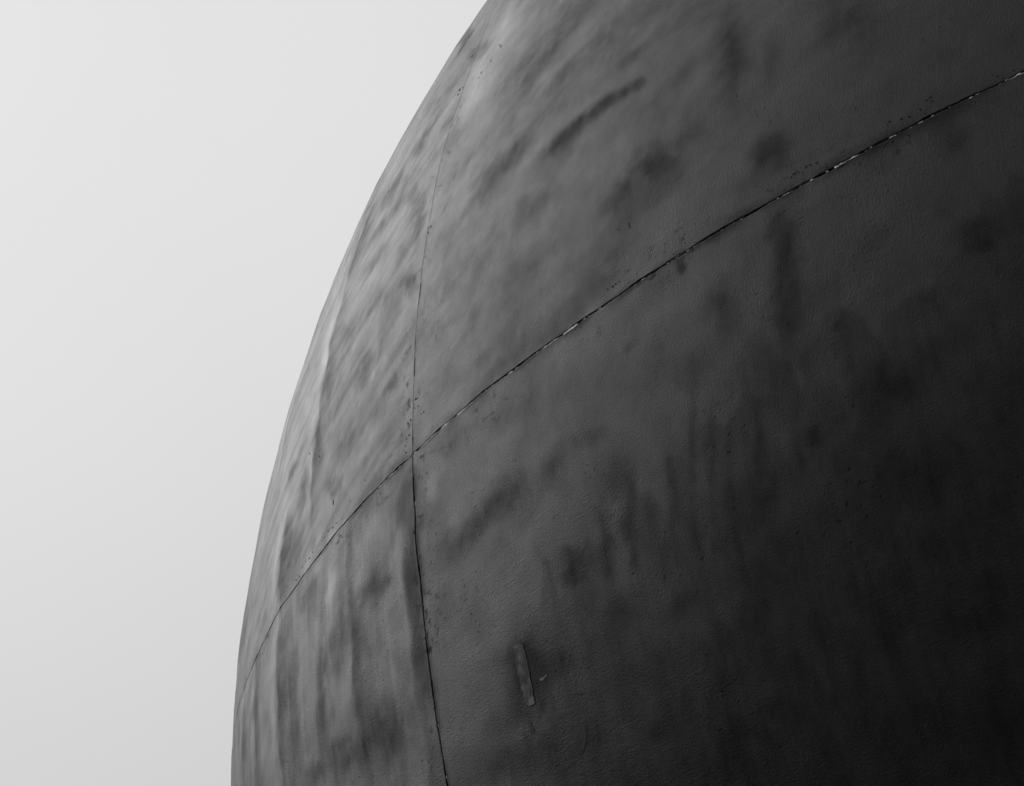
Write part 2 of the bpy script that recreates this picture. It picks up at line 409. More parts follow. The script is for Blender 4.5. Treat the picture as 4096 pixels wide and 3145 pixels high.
def height_map():
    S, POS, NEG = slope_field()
    STAIN_SHADE = 0.9 * POS; SHEEN = .5 * NEG  # the dent rows also darken the paint; negative ones raise its gloss
    up = smooth(GE, -1.0, 1.0); left = 1 - smooth(GA, -57.5, -55.5)
    # long shallow waves along the plates above the equator
    S += (0.012) * band_noise(3, 4.2, .45, .28) * up * (.5 + .5 * left)
    S += (0.012) * .8 * band_noise(4, 2.4, .30, .35) * up * left
    S += (0.012) * .9 * band_noise(5, .32, 1.7, .05) * (1 - up) * left
    S += (0.012) * .8 * band_noise(6, 1.2, .6, .2) * (1 - up)
    S += (0.012) * .5 * band_noise(8, .5, .5)
    S += (0.012) * 1.1 * band_noise(14, 2.6, .24, .22) * up * left * smooth(-GA, 57, 62)
    S += (0.012) * .9 * band_noise(15, .16, 2.4, .04) * (1 - up) * smooth(-GA, 60, 68)
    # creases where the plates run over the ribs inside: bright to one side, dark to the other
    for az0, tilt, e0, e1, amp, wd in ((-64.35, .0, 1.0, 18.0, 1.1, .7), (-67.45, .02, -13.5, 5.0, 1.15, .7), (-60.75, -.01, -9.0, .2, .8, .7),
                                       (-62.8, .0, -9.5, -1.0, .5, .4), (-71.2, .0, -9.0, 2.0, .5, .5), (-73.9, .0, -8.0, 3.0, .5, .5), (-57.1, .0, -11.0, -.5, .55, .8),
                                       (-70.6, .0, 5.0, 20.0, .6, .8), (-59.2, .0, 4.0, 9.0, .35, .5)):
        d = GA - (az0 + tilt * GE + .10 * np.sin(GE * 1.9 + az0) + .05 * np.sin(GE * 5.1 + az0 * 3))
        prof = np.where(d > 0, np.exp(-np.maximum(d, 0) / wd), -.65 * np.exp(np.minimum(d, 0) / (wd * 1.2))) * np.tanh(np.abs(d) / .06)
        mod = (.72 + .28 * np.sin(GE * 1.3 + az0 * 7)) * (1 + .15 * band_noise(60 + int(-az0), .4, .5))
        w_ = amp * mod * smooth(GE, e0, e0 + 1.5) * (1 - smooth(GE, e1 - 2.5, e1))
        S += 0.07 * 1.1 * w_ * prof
        STAIN_SHADE += .95 * w_ * np.maximum(prof, 0); SHEEN += .5 * w_ * np.maximum(-prof, 0)  # crease shading painted in as well: dark side deepened, bright side glossed
    # dark smears: along the plates above the equator, in vertical runs below it
    r0 = band_noise(31, 3.6, .26, .30) * .8 + band_noise(32, 2.6, .10, .30) * .6
    r0 = .8 * r0 + .4 * band_noise(36, 4.5, .7, .32)
    STAIN_SHADE += .19 * np.clip(r0 - .2, 0, 2) * up * (.25 + .75 * left); SHEEN += .12 * np.clip(-r0 - .3, 0, 2) * up * left
    r1 = band_noise(33, .5, 1.6, .03) * .6 + band_noise(34, .12, 2.4, .02) * .22 + band_noise(37, .8, .5, .3) * .4
    STAIN_SHADE += .34 * np.clip(r1 - .15, 0, 2) * (1 - up) * (.2 + .8 * left); SHEEN += .22 * np.clip(-r1 - .3, 0, 2) * (1 - up) * left
    r2 = band_noise(35, .9, .7, .2)
    STAIN_SHADE += .16 * np.clip(r2 - .5, 0, 2)
    STAIN_SHADE += .55 * np.exp(-(GE / .30) ** 2) * np.clip(band_noise(71, .8, .3), 0, 2) + .35 * np.exp(-(GE / .09) ** 2)
    STAIN_SHADE += .30 * np.exp(-((GA - SEAM_AZ_) / .10) ** 2) * (1 - up)
    # the big dark patch with ragged runs low on the right
    eb = np.interp(GA, [-60, -56, -53.3, -51.3, -48.5, -43.5, -40.0, -37.0, -34.5, -28], [-20, -15.5, -11.5, -7.6, -6.6, -5.3, -4.6, -3.9, -2.6, -1.5])
    rag = line_noise(41, GA + .03 * GE, (1.3, .45, .17), (.45, .6, .45)) * (1 - .8 * smooth(GA, -42, -38))
    t_ = eb + rag + .25 * band_noise(42, .35, .5) - GE
    zone = .42 * smooth(t_, -.10, .22) + .33 * smooth(t_, .3, 4.5) + .15 * smooth(t_, 3, 8)
    runs = np.clip(line_noise(47, GA + .05 * GE, (.21, .09), (.8, .5)) - .5, 0, 2)
    zone += .22 * runs * smooth(t_, -1.2, .3) * (1 - smooth(t_, .8, 2.6)) * (1 - .6 * smooth(GA, -41, -38))
    zone *= .86 + .08 * band_noise(43, .12, 1.0, .03) * (1 - smooth(t_, 1.5, 4)) + .06 * band_noise(44, .5, .5)
    STAIN_SHADE = 1 - (1 - np.clip(1 - np.exp(-1.25 * np.maximum(STAIN_SHADE - .35 * SHEEN, 0)), 0, 1)) * (1 - np.clip(zone, 0, .95))
    global STAIN_SHADE_MAP, SHEEN_MAP
    STAIN_SHADE_MAP = STAIN_SHADE * smooth(GA, AZ0, AZ0 + 4) * (1 - smooth(GA, AZ1 - 4, AZ1)) * smooth(GE, EL0, EL0 + 4) * (1 - smooth(GE, EL1 - 4, EL1))
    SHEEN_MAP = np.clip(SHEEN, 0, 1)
    win = smooth(GA, AZ0, AZ0 + 8) * (1 - smooth(GA, AZ1 - 8, AZ1)) * smooth(GE, EL0, EL0 + 8) * (1 - smooth(GE, EL1 - 8, EL1))
    S = S * win
    # height whose fall away from the light gives these slopes
    beta = math.radians(30); ea, ee = math.cos(beta), -math.sin(beta)
    rad = math.radians(STEP) * R
    ka = 2 * math.pi * np.fft.fftfreq(GA.shape[0], rad)[:, None]; ke = 2 * math.pi * np.fft.fftfreq(GA.shape[1], rad)[None, :]
    kd = ka * ea + ke * ee; kp = -ka * ee + ke * ea
    Hh = np.fft.fft2(-S) * (-1j * kd) / (kd ** 2 + 0.12 * kp ** 2 + (1 / 0.25) ** 2)
    Hh[0, 0] = 0
    H = np.real(np.fft.ifft2(Hh))
    H *= win
    return H
HM = height_map()
print('height range mm', HM.min() * 1000, HM.max() * 1000)
def sample(M, az, el):
    i = (az - AZ0) / STEP; j = (el - EL0) / STEP
    ok = (i >= 0) & (i < len(gaz) - 1) & (j >= 0) & (j < len(gel) - 1)
    i = np.clip(i, 0, len(gaz) - 1.001); j = np.clip(j, 0, len(gel) - 1.001)
    i0 = i.astype(int); j0 = j.astype(int); fi = i - i0; fj = j - j0
    return ok * (M[i0, j0] * (1 - fi) * (1 - fj) + M[i0 + 1, j0] * fi * (1 - fj) + M[i0, j0 + 1] * (1 - fi) * fj + M[i0 + 1, j0 + 1] * fi * fj)
def height(az, el):
    az = np.asarray(az, float); el = np.asarray(el, float)
    i = (az - AZ0) / STEP; j = (el - EL0) / STEP
    ok = (i >= 0) & (i < len(gaz) - 1) & (j >= 0) & (j < len(gel) - 1)
    i = np.clip(i, 0, len(gaz) - 1.001); j = np.clip(j, 0, len(gel) - 1.001)
    i0 = i.astype(int); j0 = j.astype(int); fi = i - i0; fj = j - j0
    h = (HM[i0, j0] * (1 - fi) * (1 - fj) + HM[i0 + 1, j0] * fi * (1 - fj) + HM[i0, j0 + 1] * (1 - fi) * fj + HM[i0 + 1, j0 + 1] * fi * fj)
    a = np.radians(az); e = np.radians(el)
    far = .0012 * np.sin(9 * a + 3 * e) * np.cos(11 * e + 1.3) + .0008 * np.sin(23 * a - 8 * e)
    return np.where(ok, h, 0) + far * np.where(ok, 0.0, 1.0) * np.abs(np.sin(4 * a)) 
ORG = CEN.copy(); ORG[2] = 0.0     # base of the whole thing
def surf(az, el, lift=0.0, with_h=True):
    az = np.asarray(az, float); el = np.asarray(el, float)
    h = height(az, el) if with_h else 0.0
    r = R + h + lift
    a = np.radians(az); e = np.radians(el)
    n = np.stack([np.sin(a) * np.cos(e), -np.cos(a) * np.cos(e), np.sin(e)], -1)
    return n * np.asarray(r)[..., None] + (CEN - ORG)
DEG_MM = math.degrees(1 / (R * 1000))      # degrees per millimetre on the sphere

# ------------------------------------------------------------------ helpers
def new_obj(name, me, parent=None, material=None, **props):
    o = bpy.data.objects.new(name, me); scene.collection.objects.link(o)
    if parent is not None: o.parent = parent
    if material is not None: me.materials.append(material)
    for k, v in props.items(): o[k] = v
    return o
def grid_mesh(name, V, UV=None, smooth_=True, flip=False):
    """V: (n,m,3) grid of points"""
    n, m = V.shape[:2]
    me = bpy.data.meshes.new(name)
    idx = np.arange(n * m).reshape(n, m)
    q = np.stack([idx[:-1, :-1], idx[1:, :-1], idx[1:, 1:], idx[:-1, 1:]], -1).reshape(-1, 4)
    if flip: q = q[:, ::-1]
    me.vertices.add(n * m); me.vertices.foreach_set('co', V.reshape(-1).astype(np.float32))
    nf = len(q)
    me.loops.add(nf * 4); me.loops.foreach_set('vertex_index', q.reshape(-1).astype(np.int32))
    me.polygons.add(nf); me.polygons.foreach_set('loop_start', (np.arange(nf) * 4).astype(np.int32))
    me.polygons.foreach_set('use_smooth', np.full(nf, smooth_))
    if UV is not None:
        l = me.uv_layers.new(name='surface')
        l.data.foreach_set('uv', UV.reshape(-1, 2)[q.reshape(-1)].reshape(-1).astype(np.float32))
    me.update(calc_edges=True); me.validate()
    return me
def raw_mesh(name, verts, faces, smooth_=False):
    me = bpy.data.meshes.new(name); me.from_pydata([tuple(v) for v in verts], [], faces)
    if smooth_: me.polygons.foreach_set('use_smooth', [True] * len(me.polygons))
    me.update(); return me

# ------------------------------------------------------------------ ground and plinth
me = raw_mesh('ground', [(-3000, -3000, 0), (3000, -3000, 0), (3000, 3000, 0), (-3000, 3000, 0)], [(0, 1, 2, 3)])
new_obj('ground', me, None, M_GROUND, kind='structure')

root = bpy.data.objects.new('giant_sphere', None); scene.collection.objects.link(root)
root.location = tuple(ORG); root.empty_display_size = .5
root['label'] = 'huge dark painted sphere of curved panels rising against the pale empty sky'
root['category'] = 'sphere'

ang = np.linspace(0, 2 * math.pi, 97)
prof = [(1.35, 0.0), (1.35, .22), (1.33, .24), (1.02, .24), (.98, .21), (.98, 0.0)]
V = np.array([[(r * math.cos(t), r * math.sin(t), z) for r, z in prof] for t in ang])
new_obj('base_ring', grid_mesh('base_ring', V, smooth_=False, flip=True), root, M_BASE)

# dark shell seen only at the bottom of the joints
ea = np.linspace(-180, 180, 145); ee = np.linspace(-90, 90, 73)
A_, E_ = np.meshgrid(ea, ee, indexing='ij')
V = surf(A_, E_, -.012 - .004, False)
new_obj('inner_shell', grid_mesh('inner_shell', V), root, M_DARK)

# ------------------------------------------------------------------ the curved panels
SEAM_AZ = -56.3
def wob(t, seed):
    r = np.random.RandomState(seed); o = np.zeros_like(t)
    for k in range(9):
        w = 10 ** r.uniform(.1, 2.1); o += r.uniform(.3, 1) / (w ** .45) * np.sin(w * t * 2 * math.pi / 10 + r.uniform(0, 6.28))
    return o
def gap_half(t, kind):
    """half width of the joint in mm along position t (deg)"""
    b, amp, seed = {'eq': (0.8, .75, 11), 'mer_up': (0.32, .35, 12), 'mer_lo': (0.8, .8, 13)}[kind]
    r = np.random.RandomState(seed)
    o = np.zeros_like(t)
    for w in (.35, .8, 1.7, 3.1, 5.3, 8.2, 12.5):
        o += np.sin(2 * math.pi * w * t + r.uniform(0, 6.28)) / w ** .25
    v = np.maximum(.22, b + amp * o * .45)
    return v * np.clip((15 - t) / 13, .12, 1) if kind == 'mer_up' else v
def line_pos(lo, hi, f0, f1, fine, coarse=.7):
    """positions between joints lo and hi; fine inside f0..f1; includes closely spaced border columns"""
    border = np.array([0.0, .5, 1.2, 2.2, 4.0, 7.0, 12.0]) * DEG_MM
    a, b = lo + 12 * DEG_MM, hi - 12 * DEG_MM
    cuts = []
    def seg(x0, x1, st):
        n = max(1, int(round((x1 - x0) / st))); return list(np.linspace(x0, x1, n + 1))[1:]
    pts = [a]
    fa, fb = max(a, f0), min(b, f1)
    if fb <= fa: pts += seg(a, b, coarse)
    else:
        if fa > a + 1e-6: pts += seg(a, fa, coarse)
        pts += seg(fa, fb, fine)
        if fb < b - 1e-6: pts += seg(fb, b, coarse)
    return np.concatenate([lo + border[:-1], np.array(pts), (hi - border[:-1])[::-1]])
def make_panel(azl, azr, ell, elr, fine, name='panel', label=None):
    a = line_pos(azl, azr, -80.5, -33.0, fine); e = line_pos(ell, elr, -17.5, 25.0, fine)
    A, E = np.meshgrid(a, e, indexing='ij')
    A0, E0 = A.copy(), E.copy()
    low = ell < -1
    def edge_shift(dist, g):           # push the border columns off the joint's centre line
        return g * DEG_MM * np.exp(-(dist / DEG_MM) / 4.0)
    mk = 'mer_lo' if low else 'mer_up'
    for s, edge in ((1, azl), (-1, azr)):
        d = (A0 - edge) * s
        A += s * edge_shift(d, gap_half(E0, mk) / np.maximum(.05, np.cos(np.radians(E0)))) + .9 * DEG_MM * wob(E0, 21) * np.exp(-(d / DEG_MM) / 25)
    for s, edge in ((1, ell), (-1, elr)):
        if abs(edge) > 85: continue
        d = (E0 - edge) * s
        E += s * edge_shift(d, gap_half(A0, 'eq')) + 1.1 * DEG_MM * wob(A0, 22) * np.exp(-(d / DEG_MM) / 25)
    # rolled lip of filler along each joint
    dm = np.minimum(A0 - azl, azr - A0) / DEG_MM
    de = np.minimum(np.where(abs(ell) > 85, 1e3, E0 - ell), np.where(abs(elr) > 85, 1e3, elr - E0)) / DEG_MM
    lipn = .5 + .5 * np.clip(wob((E0 - A0) * 3.1, 33), -1, 1)
    lift = .0007 * lipn * (np.exp(-((dm - 2.2) / 1.6) ** 2) * (1.0 if low else .5) + np.exp(-((de - 2.2) / 1.8) ** 2))
    lift -= .0011 * (np.exp(-dm / .6) * (1.0 if low else .35) + np.exp(-de / .6))
    lift = lift + (.0006 if low else 0.0)
    V = surf(A, E, lift)
    UV = np.stack([np.radians(A) * R, np.radians(E) * R], -1)
    # turn the edges in
    Vin = surf(A, E, lift - .012)
    Vf = np.zeros((V.shape[0] + 2, V.shape[1] + 2, 3)); Uf = np.zeros(Vf.shape[:2] + (2,))
    Vf[1:-1, 1:-1] = V; Uf[1:-1, 1:-1] = UV
    for src, dst in ((Vin, Vf), (UV, Uf)):
        dst[0, 1:-1] = src[0]; dst[-1, 1:-1] = src[-1]; dst[1:-1, 0] = src[:, 0]; dst[1:-1, -1] = src[:, -1]
        dst[0, 0] = src[0, 0]; dst[0, -1] = src[0, -1]; dst[-1, 0] = src[-1, 0]; dst[-1, -1] = src[-1, -1]
    me = grid_mesh('panel', Vf, Uf)
    Ui = np.degrees(Uf / R)
    for nm, mp in (('stain_shade', STAIN_SHADE_MAP), ('sheen', SHEEN_MAP)):
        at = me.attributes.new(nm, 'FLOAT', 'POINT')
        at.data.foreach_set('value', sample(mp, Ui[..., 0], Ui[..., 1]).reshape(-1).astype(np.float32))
    o = new_obj(name, me, root, M_PAINT)
    if label: o['label'] = label
    return o
FINE = 0.08
for k in range(8):
    l = SEAM_AZ - 45 + 45 * k; r_ = l + 45
    vis = k < 2
    make_panel(l, r_, 0, 90, FINE if vis else 1.2)
    make_panel(l, r_, -90, 0, FINE if vis else 1.2)

# ------------------------------------------------------------------ pale sealant left showing in the equator joint
SEAL = [(-53.79, -53.36, 2.3), (-55.28, -54.96, 2.3), (-55.7, -55.26, 3.1), (-54.65, -54.26, 2.3), (-53.46, -52.97, 0.8), (-48.91, -48.5, 3.6), (-48.52,
-48.32, 2.3), (-49.51, -49.12, 3.6), (-49.78, -49.64, 1.3), (-49.93, -49.83, 1.3), (-50.06, -49.99, 1.0), (-50.36, -50.19, 1.8), (-51.3, -51.11, 1.8),
(-50.98, -50.9, 1.3), (-56.23, -56.09, 2.6), (-56.86, -56.49, 1.3), (-57.26, -57.01, 1.0), (-57.71, -57.36, 1.3), (-58.57, -57.9, 2.3), (-58.9,
-58.68, 1.6), (-59.3, -59.05, 1.8), (-59.72, -59.53, 1.6), (-52.93, -52.77, 1.0), (-52.42, -52.34, 1.0), (-52.03, -51.96, 1.0), (-48.09, -48.02, 1.6),
(-35.06, -34.7, 2.9), (-35.17, -35.12, 2.6), (-36.48, -36.32, 1.8), (-36.88, -36.83, 1.3), (-37.05, -36.97, 0.8), (-37.39, -37.25, 1.3), (-37.63,
-37.56, 1.8), (-38.16, -37.97, 2.3), (-37.92, -37.85, 1.0), (-38.68, -38.63, 2.3), (-38.84, -38.8, 1.3), (-39.27, -39.01, 2.3), (-39.57, -39.46, 1.6),
(-39.7, -39.63, 2.3), (-39.94, -39.88, 1.3), (-40.4, -40.32, 2.1), (-41.08, -41.02, 1.8), (-41.17, -41.13, 1.8), (-41.38, -41.34, 1.6), (-42.74,
-42.69, 1.6), (-43.13, -43.07, 1.0), (-44.14, -44.09, 1.3), (-35.92, -35.89, 1.0)]
def blob_strip(pts, widths, thick, jitter, seed):
    """irregular raised strip: pts (n,2) az/el deg, widths mm half-width"""
    r = np.random.RandomState(seed); n = len(pts); verts = []; faces = []
    d = np.gradient(pts, axis=0); d /= np.linalg.norm(d, axis=1)[:, None] + 1e-9
    nrm = np.stack([-d[:, 1], d[:, 0]], -1)
    for i in range(n):
        w = widths[i]
        for s, lf in ((-1, -.003), (-.8, thick * .7), (0, thick), (.8, thick * .7), (1, -.003)):
            p = pts[i] + nrm[i] * (s * w * (1 + jitter * r.uniform(-1, 1))) * DEG_MM
            verts.append(surf(p[0], p[1], lf))
    for i in range(n - 1):
        for j in range(4):
            a = i * 5 + j; faces.append((a, a + 5, a + 6, a + 1))
    faces.append((4, 3, 2, 1, 0)); q = (n - 1) * 5; faces.append((q, q + 1, q + 2, q + 3, q + 4))
    return verts, faces
rs = np.random.RandomState(5)
for i, (a0, a1, w) in enumerate(SEAL):
    n = max(4, int((a1 - a0) / .035))
    t = np.linspace(0, 1, n)
    az = a0 + (a1 - a0) * t
    el = -(.35 * w + .3) * DEG_MM + wob(az * 6, 50 + i) * .5 * DEG_MM
    wd = w * 0.75 * (np.sin(math.pi * np.clip(t, .06, .94)) ** .5) * (1 + .45 * wob(az * 20, 80 + i)).clip(.35, 1.7)
    v, f = blob_strip(np.stack([az, el], -1), wd, .0002, .25, i)
    new_obj('sealant_strip', raw_mesh('sealant_strip', v, f), root, M_SEAL)
# crumbs of the same sealant all along the joint
v_all, f_all = [], []
for i in range(240):
    a0 = rs.uniform(-76, -34.5)
    if rs.rand() > .35 + .65 * math.sin(a0 * 1.9 + 1) ** 2: continue
    L = rs.uniform(1.5, 7) * DEG_MM; az = np.linspace(a0, a0 + L, 4)
    el = (rs.uniform(-1.8, .6) + np.cumsum(rs.uniform(-.5, .5, 4))) * DEG_MM
    v, f = blob_strip(np.stack([az, el], -1), rs.uniform(.25, .7) * np.array([.6, 1, 1, .5]), -.0002, .3, 300 + i)
    b = len(v_all); v_all += v; f_all += [tuple(b + k for k in q) for q in f]
new_obj('sealant_crumbs', raw_mesh('sealant_crumbs', v_all, f_all), root, M_SEAL, kind='stuff')
# a few on the meridian joint below the crossing
for i, (e0, e1, w) in enumerate(((-1.75, -1.62, .9), (-8.35, -8.2, 1.0), (-8.6, -8.5, .6), (-10.05, -9.98, .6))):
    el = np.linspace(e0, e1, 5); az = SEAM_AZ + np.linspace(0, .8, 5) * DEG_MM
    v, f = blob_strip(np.stack([az, el], -1), w * np.array([.5, 1, 1, .9, .4]), .0002, .2, 700 + i)
    new_obj('sealant_strip', raw_mesh('sealant_strip', v, f), root, M_SEAL)

# black filler squeezed out of the joints, ragged
def filler(kind, t0, t1, seed):
    r = np.random.RandomState(seed); t = t0
    while t < t1:
        L = r.uniform(.25, 1.1); n = 8
        s = np.linspace(t, min(t + L, t1), n)
        off = (r.uniform(-1.0, 1.2) + wob(s * 4, seed + int(t * 10) % 97) * .8) * DEG_MM
        w = r.uniform(.5, 1.3) * (1 + .5 * wob(s * 15, seed + 1)).clip(.3, 1.8) * np.array([.3, .8, 1, 1, 1, 1, .8, .3]) * .7
        p = np.stack([s, off], -1) if kind == 'eq' else np.stack([SEAM_AZ + off, s], -1)
        if kind == 'up': w = w * .4
        if kind == 'eq': w = w * .75
        v, f = blob_strip(p, w, .0006, .2, seed + int(t * 50) % 9999)
        new_obj('joint_filler', raw_mesh('joint_filler', v, f), root, M_DARK)
        t += L + r.uniform(0, 2.5 if kind == 'up' else .5)
def painted_filler(t0, t1, seed, fill):
    r = np.random.RandomState(seed); t = t0
    while t < t1:
        L = r.uniform(.2, 1.3) * fill; n = max(9, int(L * 12))
        s = np.linspace(t, min(t + L, t1), n)
        p = np.stack([SEAM_AZ + wob(s, 21) * .9 * DEG_MM, s], -1)
        v, f = blob_strip(p, r.uniform(.7, 1.0) * np.minimum(1, .3 + np.minimum(np.arange(n), np.arange(n)[::-1]) * .6), -.0001, .15, seed + int(t * 50) % 9999)
        new_obj('painted_filler', raw_mesh('painted_filler', v, f), root, M_FLAKE)
        t += L + r.uniform(.05, .6) / fill
painted_filler(.5, 7, 511, 1.8)
painted_filler(7, 24, 512, 30)
filler('eq', -80, -33, 401); filler('up', .3, 7, 402); filler('lo', -16, -.3, 403)

